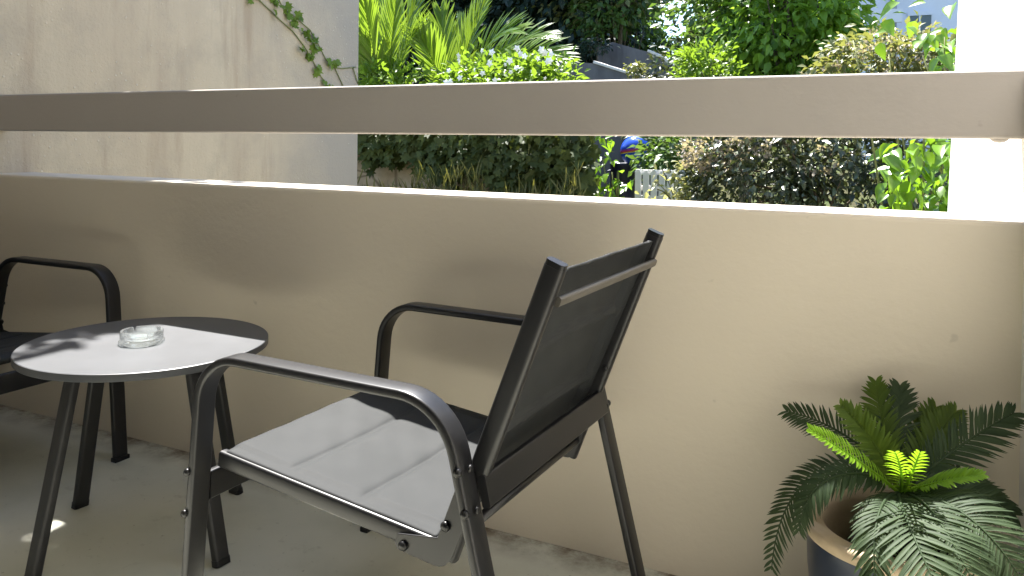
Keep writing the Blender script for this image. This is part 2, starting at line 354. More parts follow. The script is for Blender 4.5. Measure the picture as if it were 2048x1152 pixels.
# ------------------------------------------------------------------ side table
TX, TY, TZ, TR = -1.8686, -.4673, .5255, .3166
tb = empty('side_table', (TX, TY, 0)); tag(tb, 'low round dark metal table with four splayed legs between the chairs', 'table')
b = MB(); b.lathe([(0, TZ-.012), (TR-.02, TZ-.012), (TR-.018, TZ-.019), (TR-.0015, TZ-.019), (TR, TZ-.0175), (TR, TZ-.003), (TR-.0008, TZ-.0008), (TR-.003, TZ+.0002), (TR-.006, TZ), (0, TZ)], (0, 0, 0), 128)
b.build('table_top', MAT['table'], tb, auto=22)
for k in range(4):
    a = math.pi-.076-k*math.pi/2; d = V((math.cos(a), math.sin(a), 0)); t_ = V((-math.sin(a), math.cos(a), 0))
    r1 = (.205, .205, .185, .20)[k]
    b = MB(); b.sweep([d*r1+V((0, 0, TZ-.014)), d*.305+V((0, 0, .006))], t_, .042, .024, .007, 4); lg = b.build('leg', MAT['tleg'], tb, auto=40)
    b = MB(); b.sweep([d*.3035+V((0, 0, .016)), d*.3065+V((0, 0, 0))], t_, .044, .026, .007, 4); b.build('foot_cap', MAT['bolt'], lg, auto=40)
b = MB(); b.sweep([(-.2, 0, TZ-.021), (.2, 0, TZ-.021)], (0, 1, 0), .03, .012, .003); b.build('under_brace', MAT['tleg'], tb, auto=40)
b = MB(); b.sweep([(0, -.2, TZ-.0215), (0, -.016, TZ-.0215)], (1, 0, 0), .03, .012, .003); b.sweep([(0, .016, TZ-.0215), (0, .2, TZ-.0215)], (1, 0, 0), .03, .012, .003); b.build('under_brace', MAT['tleg'], tb, auto=40)

# ------------------------------------------------------------------ glass ashtray
AC = (-1.872, -.482, TZ+.0006); RA = .058
NA = 120; prof = [(0, 0), (RA-.003, 0), (RA, .0025), (RA, .0075), (RA-.004, .0095), (RA-.0035, .012), (RA-.0035, .030), (RA-.0045, .034), (RA-.009, .0345), (RA-.0115, .033), (RA-.013, .016), (RA-.018, .011), (0, .010)]
b = MB(); vs = []; fs = []; m_ = len(prof)
for k in range(NA):
    a = 2*math.pi*k/NA; notch = 0
    for na in (1.25, 2.82, 4.39, 5.96):
        dd = abs((a-na+math.pi) % (2*math.pi)-math.pi)*RA; notch = max(notch, 1 if dd < .0035 else max(0, 1-(dd-.0035)/.0022))
    for r, z in prof:
        zz = z if z < .025 else z-notch*.0115*min(1, (z-.022)/.008)
        vs.append((AC[0]+r*math.cos(a), AC[1]+r*math.sin(a), AC[2]+zz))
for k in range(NA):
    for i in range(m_-1): fs.append((k*m_+i, ((k+1) % NA)*m_+i, ((k+1) % NA)*m_+i+1, k*m_+i+1))
b.add(vs, fs, True); tag(b.build('ashtray', MAT['glass'], auto=50), 'round clear glass ashtray standing on the sunlit table', 'ashtray')

# ------------------------------------------------------------------ planter
PC = V((-.026, -.238, 0)); RIMZ, PR = .340, .174
pot = empty('plant_pot', PC); tag(pot, 'dark navy glazed pot with a bare tan rim in the right corner', 'plant pot')
b = MB(); b.lathe([(0, 0), (PR*.66, 0), (PR*.70, .01), (PR*.86, .13), (PR*.93, .24), (PR*.945, RIMZ-.045), (PR*.93, RIMZ-.030)], (0, 0, 0), 72); b.build('pot_body', MAT['pot'], pot)
b = MB(); b.lathe([(PR*.93, RIMZ-.030), (PR*.975, RIMZ-.026), (PR, RIMZ-.014), (PR*.995, RIMZ-.003), (PR*.96, RIMZ), (PR*.80, RIMZ-.003), (PR*.765, RIMZ-.010), (PR*.755, RIMZ-.03), (PR*.76, RIMZ-.17)], (0, 0, 0), 72); b.build('rim', MAT['rim'], pot)
b = MB(); b.lathe([(PR*.765, RIMZ-.155), (PR*.4, RIMZ-.15), (0, RIMZ-.148)], (0, 0, 0), 40); b.build('soil', MAT['soil'], pot)
npot = empty('nursery_pot', PC+V((.022, .01, RIMZ-.145))); tag(npot, 'black plastic nursery pot sunk inside the navy planter', 'nursery pot')
b = MB(); b.lathe([(.085, 0), (.097, .08), (.103, .085), (.103, .096), (.097, .098), (.093, .09), (.09, .07)], (0, 0, 0), 48); b.build('pot_body', MAT['nursery'], npot)
b = MB(); b.lathe([(.0905, .072), (.05, .078), (0, .08)], (0, 0, 0), 40); b.build('soil', MAT['soil'], npot)

# ------------------------------------------------------------------ fronds
def bez(pts, n):
    pts = [V(p) for p in pts]; out = []
    for i in range(n+1):
        t = i/n; q = pts[:]
        while len(q) > 1: q = [a.lerp(c, t) for a, c in zip(q[:-1], q[1:])]
        out.append(q[0])
    return out
def frond_mesh(mb, pts, up, pairs, L, wid, start=.12, vee=.35, sweepa=.55, droop=.25, rad=.004, jit=.08, taper0=.55, seg=4):
    """feather frond: arched rachis and two rows of narrow leaflets"""
    P = bez(pts, 28); mb.tube(P, [rad*(1-.75*i/28) for i in range(29)], 6); up = V(up)
    for i in range(pairs):
        t = start+(1-start)*(i+.5)/pairs; x = t*28; j = min(27, int(x)); p = P[j].lerp(P[j+1], x-j); tg = (P[j+1]-P[j]).normalized()
        side = tg.cross(up).normalized(); nn = side.cross(tg).normalized()
        e = (t-start)/(1-start); ln = L*(taper0+(1-taper0)*min(1, e*3.2))*(1 if e < .6 else 1-.62*((e-.6)/.4)**1.6)
        for sg in (-1, 1):
            s = side*sg; l_ = ln*(1+random.uniform(-jit, jit)); sw = sweepa+random.uniform(-.1, .1)+.35*e
            d = (s*math.cos(sw)+tg*math.sin(sw)+nn*(vee+random.uniform(-.07, .07))).normalized()
            wd = (tg*math.cos(sw)-s*math.sin(sw)).normalized(); wd = (wd-d*wd.dot(d)).normalized()
            vs = []; fs = []; dn = (d.cross(wd)).normalized()
            if dn.dot(nn) < 0: dn = -dn
            for k in range(seg+1):
                u = k/seg; c = p+d*(l_*u)-dn*(droop*l_*u*u)+V((0, 0, -droop*.4*l_*u*u)); hw = wid*.5*(.55+.9*u if u < .35 else (1-((u-.35)/.65)**2.2))*.95+.0002
                vs += [c-wd*hw, c-dn*(hw*.35), c+wd*hw]
            for k in range(seg):
                a = k*3; fs += [(a, a+1, a+4, a+3), (a+1, a+2, a+5, a+4)]
            mb.add(vs, fs, True)
cy = empty('sago_cycad', PC+V((.02, 0, RIMZ-.07))); tag(cy, 'small sago cycad with arching fronds, some lime green, in the corner pot', 'potted plant')
C0 = V((-.020, -.24, RIMZ+.062))
def cfrond(tip, ctrl, mat, pairs=34, L=.075, wid=.0075, up=None, **kw):
    m = MB(); pts = [C0+(V(ctrl[0])-C0)*.03]+[V(c) for c in ctrl]+[V(tip)]
    pts = [p-cy.location for p in pts]; up = up or (0, -.35, 1)
    frond_mesh(m, pts, up, pairs, L, wid, **kw); return m.build('frond', mat, cy, fixn=False)
b = MB(); b.lathe([(0, -.01), (.035, 0), (.042, .05), (.036, .075), (.02, .085), (0, .087)], C0-cy.location-V((0, 0, .09)), 20); b.build('trunk', MAT['soil'], cy)
CY, CN, CM = MAT['cycad'], MAT['cycad_new'], MAT['cycad_mid']
dp = lambda t: at(t[0], t[1], min(-.06, t[2]+.12))
F = lambda tip, ctrl, *a, **k: cfrond(dp(tip), [dp(c) for c in ctrl], *a, **k)
F((1572, 822, -.20), [(1765, 905, -.30), (1660, 840, -.23)], CY, 32, .055, .0065, up=(.25, -.8, .5))
F((1682, 812, -.37), [(1778, 930, -.37), (1745, 870, -.38)], CM, 30, .050, .009, up=(.3, -.85, .4), vee=.7)
F((1618, 858, -.50), [(1740, 935, -.43), (1680, 895, -.48)], CN, 26, .034, .0075, up=(.2, -.5, .8), vee=.5)
F((1752, 762, -.16), [(1785, 920, -.33), (1758, 840, -.22)], CM, 36, .055, up=(-.25, -.9, .2))
F((1800, 772, -.13), [(1800, 920, -.32), (1795, 840, -.2)], CY, 36, .060, up=(.1, -.9, .3))
F((1872, 815, -.14), [(1815, 930, -.3), (1845, 865, -.2)], CM, 34, .060, up=(-.1, -.9, .3))
F((1912, 822, -.20), [(1825, 940, -.33), (1870, 875, -.25)], CM, 34, .060, up=(.1, -.9, .4))
F((2028, 826, -.27), [(1850, 945, -.36), (1940, 870, -.3)], CY, 38, .066, .0068, up=(-.35, -.85, .4))
F((1966, 950, -.42), [(1840, 975, -.42), (1900, 955, -.43)], CN, 24, .034, .0075, up=(0, -.35, .95), vee=.45)
F((1790, 905, -.52), [(1808, 970, -.42), (1803, 930, -.50)], CN, 15, .034, .0055, up=(0, .75, .6), vee=.2)
F((1840, 905, -.48), [(1818, 970, -.42), (1830, 930, -.47)], CN, 13, .028, .0055, up=(0, .7, .65), vee=.2)
F((1543, 1140, -.40), [(1720, 905, -.38), (1560, 905, -.40)], CY, 44, .050, .0062, up=(-.1, -.7, .75), sweepa=.45, droop=.45)
F((1598, 1062, -.48), [(1740, 925, -.42), (1610, 925, -.48)], CY, 36, .046, .0062, up=(-.1, -.7, .75), droop=.45)
F((1885, 1200, -.66), [(1790, 985, -.46), (1815, 1050, -.60)], CY, 30, .080, .0085, up=(.0, -.75, .75), vee=.12, droop=.15, sweepa=.4)
F((1752, 1190, -.62), [(1775, 985, -.45), (1735, 1010, -.58)], CY, 30, .056, .0080, up=(-.2, -.8, .6), vee=.2, droop=.3)
F((2060, 1190, -.55), [(1860, 985, -.45), (1965, 1010, -.53)], CY, 40, .078, .0075, up=(.1, -.65, .8), vee=.15, droop=.25, sweepa=.4)
F((1960, 1190, -.60), [(1850, 985, -.47), (1890, 1050, -.57)], CY, 32, .070, .0075, up=(.1, -.75, .7), vee=.15, droop=.25, sweepa=.4)
F((2030, 1030, -.36), [(1870, 960, -.40), (1960, 970, -.38)], CY, 36, .065, .008, up=(0, -.5, .9), droop=.35)
F((1995, 985, -.25), [(1850, 965, -.36), (1930, 935, -.3)], CY, 32, .060, .008, up=(0, -.5, .9), droop=.35)

# ================================================================== the garden beyond
GZ = -.55
# ground rising in a slope behind
b = MB(); NX, NY = 60, 60; vs = []
def gh(x, y):
    s = min(1, max(0, (y-8)/14)); s = s*s*(3-2*s)
    return GZ + s*2.4*(1 if x < -3 else max(.35, 1-(x+3)/14)) + .05*math.sin(1.7*x)*math.sin(1.3*y) + (max(0, y-22)*.02)
for j in range(NY+1):
    for i in range(NX+1):
        u, v = i/NX*2-1, j/NY; x = 3+160*u*abs(u)**.8; y = -6+230*v**2.4; vs.append((x, y, gh(x, y)))
b.add(vs, [(j*(NX+1)+i, j*(NX+1)+i+1, (j+1)*(NX+1)+i+1, (j+1)*(NX+1)+i) for j in range(NY) for i in range(NX)], True)
k = NT('garden_earth'); v_ = k.coords(); n_ = k.noise(v_, 1.2, 7, .65)
k.done(k.principled(k.ramp(n_, [(.3, (.045, .035, .022)), (.5, (.06, .065, .025)), (.7, (.05, .085, .025))]), .95, .1, bump=n_, bstr=.6, bdist=.05))
tag(b.build('garden_ground', k.m, fixn=False), 'garden soil and grass rising behind the plants', 'ground', kind='structure')

# leaf templates: x across, y along, z up
def T_leaf(wid=.5, fold=.12, n=3, point=1.0):
    v = [(0, 0, 0)]; 
    for i in range(1, n+1):
        u = i/(n+1); w_ = wid*.5*math.sin(math.pi*u**(.8*point)); z = -.18*u*u
        v += [(-w_, u, z+fold*w_*1.5), (0, u, z), (w_, u, z+fold*w_*1.5)]
    v.append((0, 1, -.2)); f = [(0, 2, 1), (0, 3, 2)]
    for i in range(n-1):
        a = 1+3*i; f += [(a, a+1, a+4, a+3), (a+1, a+2, a+5, a+4)]
    a = 1+3*(n-1); e = len(v)-1; f += [(a, a+1, e), (a+1, a+2, e)]
    return np.array(v), f
T_SMALL = T_leaf(.55, .25, 1); T_OVAL = T_leaf(.5, .3, 2); T_BIG = T_leaf(.62, .35, 4, .8); T_THIN = T_leaf(.08, .3, 2)
def T_lobed():
    pts = [(0, 0), (-.32, -.1), (-.5, .18), (-.30, .34), (-.42, .68), (-.14, .62), (0, 1), (.14, .62), (.42, .68), (.30, .34), (.5, .18), (.32, -.1)]
    v = [(0, .35, 0)]+[(x, y, .1*abs(x)-.12*y*y) for x, y in pts]; n = len(pts)
    return np.array(v), [(0, 1+(i+1) % n, 1+i) for i in range(n)]
T_IVY = T_lobed()
def leaf_cloud(name, P, D, N, size, mat, parent=None, tmpl=T_SMALL):
    """one mesh of leaves: positions P, growing directions D, upper sides N, lengths size"""
    P, D, N = (np.asarray(a, float) for a in (P, D, N)); tv, tf = tmpl
    D = D/np.maximum(1e-6, np.linalg.norm(D, axis=1, keepdims=True))
    N = N-D*(N*D).sum(1, keepdims=True); N /= np.maximum(1e-6, np.linalg.norm(N, axis=1, keepdims=True))
    X = np.cross(D, N); s = np.asarray(size).reshape(-1, 1, 1)
    vv = P[:, None]+s*(tv[None, :, 0:1]*X[:, None]+tv[None, :, 1:2]*D[:, None]+tv[None, :, 2:3]*N[:, None])
    n, kk = len(P), len(tv); co = vv.reshape(-1, 3)
    loops = np.concatenate([np.array(q) for q in tf]); tot = np.array([len(q) for q in tf])
    L = (loops[None]+np.arange(n)[:, None]*kk).ravel(); TT = np.tile(tot, n)
    me = bpy.data.meshes.new(name); me.vertices.add(n*kk); me.vertices.foreach_set('co', co.ravel().astype(np.float32))
    me.loops.add(len(L)); me.loops.foreach_set('vertex_index', L.astype(np.int32)); me.polygons.add(len(TT))
    st = np.concatenate([[0], np.cumsum(TT)[:-1]]); me.polygons.foreach_set('loop_start', st.astype(np.int32)); me.polygons.foreach_set('loop_total', TT.astype(np.int32))
    me.polygons.foreach_set('use_smooth', np.ones(len(TT), bool)); me.update(calc_edges=True); me.validate(); me.materials.append(mat)
    o = bpy.data.objects.new(name, me); COL.objects.link(o)
    if parent: o.parent = parent
    return o
def rdir(n):
    a = rng.normal(size=(n, 3)); return a/np.linalg.norm(a, axis=1, keepdims=True)
def clumps(c, r, nc, npc, spread, shell=.55):
    """leaf points gathered in clumps through an ellipsoid; returns points, outward dirs, clump centres"""
    d = rdir(nc); rad = (shell+(1-shell)*rng.random(nc)**.6)*(rng.random(nc) > .12)+.25; rad = np.clip(rad, .2, 1.06)
    cc = np.asarray(c)+d*rad[:, None]*np.asarray(r)
    sz = spread*(.55+.9*rng.random(nc)); off = rng.normal(size=(nc, npc, 3))*sz[:, None, None]*np.array([1, 1, .62])
    P = (cc[:, None]+off).reshape(-1, 3); out = (off/np.maximum(1e-6, np.linalg.norm(off, axis=2, keepdims=True))).reshape(-1, 3)
    return P, out*.7+np.repeat(d, npc, 0)*.5, cc
def tree(name, label, cat, base, c, r, mat, nc=120, npc=42, spread=.22, size=.11, group=None, tmpl=T_SMALL, trunk=.10, bare=26, droop=.25, bark=None, shell=.5):
    base = V(base); root = empty(name, base); tag(root, label, cat, group)
    P, D, cc = clumps(V(c)-base, r, nc, npc, spread, shell); n = len(P)
    D = D+rdir(n)*.7-np.array([0, 0, droop]); N = rdir(n)*.75+np.array([0, 0, .9])
    leaf_cloud('crown', P, D, N, size*(.6+.8*rng.random(n)), mat, root, tmpl)
    m = MB(); top = V(c)-base; pts = [V((0, 0, -.2)), V((top.x*.3+.05, top.y*.3, top.z*.35)), V((top.x*.8, top.y*.8, top.z*.75)), top+V((0, 0, r[2]*.4))]
    P_ = bez(pts, 10); m.tube(P_, [trunk*(1-.085*i) for i in range(11)], 9)
    for q in cc[rng.permutation(len(cc))[:bare]]:
        s_ = P_[int(rng.integers(4, 10))]; q = V(q); mid = s_.lerp(q, .5)+V((0, 0, -.08*(q-s_).length))
        m.tube(bez([s_, mid, q], 5), [trunk*.32*(1-.17*i) for i in range(6)], 5)
    m.build('trunk', bark or MAT['bark'], root); return root
def m_grey():
    k = NT('grey_render'); v = k.coords((1, 1, .3)); n = k.noise(v, 2.2, 7, .65); c = k.ramp(n, [(.3, (.075, .07, .075)), (.5, (.13, .125, .13)), (.72, (.19, .18, .18))])  # streaky grey, its base darkened to carry the shade of the trees
    return k.done(k.principled(c, .9, .15, bump=n, bstr=.3, bdist=.03))
G = dict(
    lime=m_leaf('lime_leaf', (.05, .10, .013), (.12, .20, .024), .40, .42, .35), bright=m_leaf('bright_tree_leaf', (.065, .14, .02), (.15, .26, .035), .42, .4),
    mid=m_leaf('mid_green_leaf', (.03, .07, .016), (.07, .125, .03), .33, .4), dark=m_leaf('dark_conifer_leaf', (.008, .020, .014), (.018, .036, .024), .12, .5, .3),
    ivy=m_leaf('ivy_leaf', (.022, .036, .010), (.058, .078, .022), .25, .55, .22), shrubdark=m_leaf('glossy_dark_leaf', (.016, .027, .011), (.048, .062, .028), .18, .3, .5),
    big=m_leaf('broad_leaf', (.07, .14, .012), (.13, .24, .022), .42, .25, .6), palm=m_leaf('palm_leaf', (.08, .15, .015), (.14, .22, .03), .4, .35, .6),
    dry=m_leaf('dry_flower_heads', (.19, .165, .14), (.32, .285, .245), .25, .7, .2), olive=m_leaf('olive_leaf', (.09, .105, .035), (.15, .165, .06), .3, .5), grass=m_leaf('dry_grass', (.035, .055, .014), (.12, .12, .035), .2, .6),
    pale=m_leaf('pale_weed_leaf', (.17, .19, .10), (.28, .29, .18), .35, .5), white=m_plain('white_petal', (.8, .8, .76), .5, .3, .05),
    grey=m_grey(), coping=m_plain('pale_coping', (.62, .58, .54), .8), picket=m_plain('white_picket_paint', (.82, .80, .77), .6, .3, .06),
    stone=None)
k = NT('old_stone'); v_ = k.coords((1, 1, 1.5)); vo = k.n('ShaderNodeTexVoronoi', feature='DISTANCE_TO_EDGE'); vo.inputs['Scale'].default_value = 2.4; k.l(v_, vo.inputs['Vector'])
n_ = k.noise(v_, 3.5, 6, .6); c_ = k.ramp(n_, [(.3, (.22, .17, .11)), (.55, (.36, .29, .20)), (.75, (.42, .36, .27))]); c_ = k.mix(k.ramp(vo.outputs[0], [(.0, .8), (.05, 0)]), c_, (.10, .075, .05))
G['stone'] = k.done(k.principled(c_, .95, .1, bump=vo.outputs[0], bstr=.6, bdist=.03))

# ---- left bank: stone wall, ivy, palms, flowering shrub
WY = 4.2
b = MB(); b.prism([(-6.6, WY, GZ-.2), (-2.42, WY, GZ-.2), (-2.62, WY+.35, GZ-.2), (-6.6, WY+.35, GZ-.2)], (0, 0, 1.30-GZ+.2)); sw = b.build('stone_wall', G['stone'], bevel=.03); tag(sw, 'low stone garden wall half covered by ivy on the left bank', 'wall')
b = MB(); b.prism([(-9, WY+.35, GZ-.2), (-2.66, WY+.35, GZ-.2), (-4.1, 7.6, GZ-.2), (-9, 7.6, GZ-.2)], (0, 0, 1.27-GZ+.2)); tag(b.build('planting_bank', k.m and bpy.data.materials['garden_earth']), 'raised earth bank behind the stone wall', 'bank', kind='structure')
iv = empty('hanging_ivy', (-4.0, WY, 1.3)); tag(iv, 'dark ivy hanging over the low stone wall in shade', 'ivy')
P = []; 
for i in range(5200):
    x = rng.uniform(-6.2, -2.3); f = (x+4.7)/2.4
    low = 1.0-.34*min(1, max(0, f*1.2))+.10*math.sin(9*x)+.07*math.sin(23*x)
    z = 1.36-(1.36-low)*rng.random()**.75
    if f < .2 and rng.random() < .5 and z < 1.05: continue
    P.append((x+4.0, rng.uniform(-.30, -.02)*(1 if z < 1.25 else 1.3), z-1.3))
P = np.array(P); n = len(P); D = rdir(n)*.6+np.array([0, -.45, -.75]); N = rdir(n)*.5+np.array([0, -.8, .45])
leaf_cloud('foliage', P, D, N, .085*(.6+.8*rng.random(n)), G['ivy'], iv, T_IVY)
for x in (-4.32, -3.62, -3.1, -4.55, -2.8, -3.9):
    h = rng.uniform(.35, .7); m = MB(); m.tube(bez([(x+4, -.12, .02), (x+4+rng.uniform(-.1, .1), -.28, -.15), (x+4+rng.uniform(-.3, .15), -.2, -h)], 8), .006, 5); m.build('stem', MAT['twig'], iv)
P = []; D = []
for i in range(1500):
    x = rng.uniform(-5.2, -2.3); P.append((x, rng.uniform(3.72, 3.92), rng.uniform(.42, .72)+.09*math.sin(5*x)+.05*math.sin(13*x)-.35*max(0, -4.05-x))); D.append((rng.normal()*.35, rng.normal()*.3-.1, 1))
b_ = leaf_cloud('dry_grass', P, D, rdir(len(P)), (.13*(.4+1.1*rng.random(len(P)))), G['grass'], None, T_THIN); tag(b_, 'dry yellowish grass growing at the foot of the stone wall', 'grass', kind='stuff')
b = MB(); b.box((-6.6, 3.4, GZ-.3), (-2.3, WY-.002, .38)); tag(b.build('flower_bed', bpy.data.materials['garden_earth'], bevel=.05), kind='structure')

def palm(label, base, fronds, L, wid, mat, rad=.008, pairs=26, up=(0, -.6, .6)):
    root = empty('young_palm', base); tag(root, label, 'palm', 'young palms on the bank'); base = V(base)
    for tip, ctrl in fronds:
        q = MB(); frond_mesh(q, [V((0, 0, 0)), V(ctrl)-base, V(tip)-base], up, pairs, L, wid, start=.18, vee=.22, sweepa=.98, droop=.15, rad=rad, seg=3)
        q.build('frond', mat, root, fixn=False)
    q = MB(); q.tube([(0, 0, -.4), (0, 0, 0), (0, 0, .1)], [.09, .08, .04], 10); q.build('trunk', MAT['bark'], root)
y = 5.0
palm('young palm with upright fronds beside the end of the stained wall', at(775, 215, y), [(at(t[0], t[1], y+t[2]), at(c[0], c[1], y+t[2]*.5)) for t, c in (
    ((705, -45, .1), (735, 90)), ((752, -60, .3), (765, 70)), ((800, -45, -.1), (780, 80)), ((845, -10, .2), (800, 60)), ((690, 40, -.3), (730, 100)), ((835, 60, -.35), (812, 80)), ((725, -20, -.4), (745, 110)))], .46, .040, G['palm'])
y = 5.3
palm('young palm arching to the right behind the white flowered shrub', at(905, 240, y), [(at(t[0], t[1], y+t[2]), at(c[0], c[1], y+t[2]*.5)) for t, c in (
    ((882, 25, .2), (890, 110)), ((975, 0, -.1), (925, 90)), ((1035, 62, -.2), (960, 60)), ((1130, 120, -.1), (1030, 60)), ((840, 75, -.3), (865, 100)), ((1010, 120, -.4), (960, 100)), ((930, 45, .4), (915, 110)), ((1090, 75, .3), (1000, 60)))], .42, .038, G['palm'])
fs_ = at(985, 175, 4.75)
sh = tree('flowering_shrub', 'bright green shrub dotted with small white flowers on the bank', 'shrub', (fs_.x, fs_.y, 1.27), at(1000, 178, 4.75), (.48, .34, .25), G['lime'], 64, 34, .08, .07, trunk=.03, bare=20, droop=.1, tmpl=T_OVAL)
fm = None
for i in range(34):
    p = at(rng.uniform(880, 1105), rng.uniform(95, 168), 4.28+rng.uniform(-.05, .12)); q = MB()
    if fm is None:
        pts = []
        for kx in range(5):
            a = 2*math.pi*kx/5; c_, s_ = math.cos(a), math.sin(a)
            q.add([(0, 0, 0), (.012*c_-.008*s_, .004, .012*s_+.008*c_), (.024*c_, .006, .024*s_), (.012*c_+.008*s_, .004, .012*s_-.008*c_)], [(0, 1, 2, 3)])
        fo = q.build('flower', G['white'], sh, fixn=False); fm = fo.data
    else:
        fo = bpy.data.objects.new('flower', fm); COL.objects.link(fo); fo.parent = sh
    fo.location = p-sh.location; fo.rotation_euler = (rng.uniform(-.7, .7), rng.uniform(0, 3), rng.uniform(-.6, .6)); s_ = rng.uniform(.8, 1.7); fo.scale = (s_, s_, s_)
for px, py, y, rx, lab in ((780, 190, 4.7, .36, 'low leafy bush under the upright palm fronds'), (1085, 182, 4.7, .24, 'small lime bush at the right end of the flower bank')):
    p = at(px, py, y); tree('low_bush', lab, 'bush', (p.x, p.y, 1.27), p, (rx, .3, .24), G['lime'], 40, 30, .08, .085, trunk=.02, bare=12, droop=.05, tmpl=T_OVAL)

# ---- dark trees far left
for i, (px, y, rx, rz, pz, lab) in enumerate(((800, 13.5, 2.3, 3.3, -20, 'dark shaded evergreen directly behind the palm fronds'), (985, 14.5, 2.5, 3.6, -60, 'tall dark evergreen in the middle of the shaded trees'), (1140, 13.0, 1.15, 2.7, -25, 'dark evergreen rising above the grey retaining walls'), (640, 14, 2.4, 3.6, -40, 'dark evergreen mostly hidden by the stained wall'))):
    p = at(px, pz, y); tree('evergreen_tree', lab, 'tree', (p.x, p.y, gh(p.x, p.y)), p, (rx, 1.6, rz), G['dark'], 230, 60, .36, .20, 'dark evergreens behind the bank', T_SMALL, .16, 20, .35)
p = at(1238, 20, 12.0); tree('loose_tree', 'light green loose tree left of the strip of sky', 'tree', (p.x, p.y, gh(p.x, p.y)), p, (.50, .7, 1.05), G['mid'], 60, 36, .2, .13, trunk=.07)
p = at(1195, -15, 12.2); tree('loose_tree', 'yellowish loose tree hanging over the dark evergreens', 'tree', (p.x, p.y, gh(p.x, p.y)), p, (.85, .7, .5), G['olive'], 60, 36, .2, .13, trunk=.07)
p = at(1335, 125, 13.0); tree('loose_tree', 'small pale tree under the strip of sky', 'tree', (p.x, p.y, gh(p.x, p.y)), p, (.45, .5, .40), G['mid'], 40, 34, .16, .12, trunk=.05)
# ---- grey retaining walls with sloping tops
def rwall(name, label, prof, y, dy, bottom, cop):
    root = empty(name, at(prof[0][0], prof[0][1], y)); tag(root, label, 'wall'); o = root.location
    top = [at(a, c, y)-o for a, c in prof]; zb = bottom-o.z
    q = MB(); q.prism([V((top[0].x, 0, zb))]+top+[V((top[-1].x, 0, zb))], (0, dy, 0)); q.build('wall_body', G['grey'], root)
    for i in cop:
        q = MB(); a, c = top[i], top[i+1]; q.sweep([a+V((0, dy/2, .021)), c+V((0, dy/2, .021))], (0, 1, 0), dy+.06, .038, .006, 2); q.build('coping', G['coping'], root)
rwall('retaining_wall', 'grey garden retaining wall whose pale coping slopes down to the right', [(1080, 118), (1188, 127), (1292, 160), (1292, 200)], 9.0, .25, -.6, [1])
rwall('retaining_wall', 'taller grey retaining wall further back under the trees', [(1195, 96), (1225, 84), (1296, 104), (1322, 116), (1366, 148), (1372, 230)], 10.5, .3, -.6, [2, 3])
for px, py, y, rr, nm, mt, lab in ((1272, 140, 8.7, (.03, .03, .07), 'wall_plant', 'olive', 'small brownish plant growing against the sloping grey wall'), (1366, 118, 10.2, (.14, .15, .16), 'wall_plant', 'mid', 'green plant hanging over the end of the taller grey wall'), (1196, 84, 10.2, (.20, .15, .16), 'wall_plant', 'dark', 'dark plant draped over the top of the taller grey wall')):
    p = at(px, py, y); tree(nm, lab, 'plant', (p.x, p.y, gh(p.x, p.y)), p, rr, G[mt], 14, 16, .05, .06, trunk=.02, bare=8)
# ---- sunlit trees right of the sky gap
p = at(1492, -5, 9.0); tree('leafy_tree', 'dense mid green tree right of the strip of sky', 'tree', (p.x, p.y, gh(p.x, p.y)), p, (.74, .8, 1.15), G['mid'], 150, 46, .19, .105, 'sunlit trees behind the rail', trunk=.09)
p = at(1585, 5, 8.2); tree('leafy_tree', 'bright green tree with large sunlit leaves', 'tree', (p.x, p.y, gh(p.x, p.y)), p, (.74, .7, .95), G['bright'], 130, 42, .16, .13, 'sunlit trees behind the rail', T_OVAL, .08, 24, .35)
p = at(1415, 150, 7.0); tree('round_shrub', 'round lime green shrub in front of the dense tree', 'shrub', (p.x, p.y, gh(p.x, p.y)), p, (.30, .28, .27), G['lime'], 60, 30, .075, .07, trunk=.03, bare=16, droop=-.1, tmpl=T_OVAL)
p = at(1500, 165, 8.6); tree('dark_bush', 'dark undergrowth bush below the sunlit trees', 'bush', (p.x, p.y, gh(p.x, p.y)), p, (1.1, .5, .6), G['shrubdark'], 100, 34, .15, .09, trunk=.03, bare=20)
p = at(1795, 140, 6.2); dr = tree('dry_shrub', 'dry shrub with beige flower heads below the pale building', 'shrub', (p.x, p.y, gh(p.x, p.y)), p, (.60, .4, .30), G['olive'], 80, 34, .10, .075, trunk=.03, bare=26)
P, D, cc = clumps(p-dr.location, (.62, .42, .33), 46, 26, .045, .8); tag(leaf_cloud('flower_head', P, D+rdir(len(P)), rdir(len(P)), .045*(.6+.8*rng.random(len(P))), G['dry'], dr), kind='stuff')
# ---- pale building
by = 17.0; bl = empty('pale_building', at(1830, 80, by)); tag(bl, 'pale blue grey building behind the trees at the upper right', 'building'); o = bl.location
MW = m_paint('pale_blue_render', (.62, .66, .76), .06)
def bbox(name, a, c, y0, y1, mat, par=bl):
    A, B = at(*a, by), at(*c, by); q = MB(); q.box((A.x-o.x, y0, B.z-o.z), (B.x-o.x, y1, A.z-o.z)); return q.build(name, mat, par)
A = at(1722, 0, by); B = at(2080, 0, by)
q = MB(); q.box((A.x-o.x, 0, gh(0, by)-.5-o.z), (B.x-o.x, 4, 3.6)); q.build('wall_body', MW, bl)
bbox('wall_return', (1722, -40), (1788, 400), -.45, -.002, MW)
bbox('drainpipe', (1786, -60), (1790, 300), -.55, -.455, m_plain('grey_pipe', (.25, .27, .32)))
wn = bbox('window', (1818, 30), (1862, 68), -.03, -.001, m_plain('dark_pane', (.06, .09, .10), .1))
bbox('frame', (1816, 24), (1864, 30), -.06, -.001, MW, wn); bbox('frame', (1838, 30), (1841, 68), -.05, -.031, MW, wn)
bbox('balustrade', (1742, 36), (1806, 58), -1.1, -1.02, m_paint('light_blue_panel', (.66, .68, .74)))
bbox('roof', (1700, -150), (2110, -140), -.5, 4.3, m_plain('roof_tile', (.35, .22, .16)))
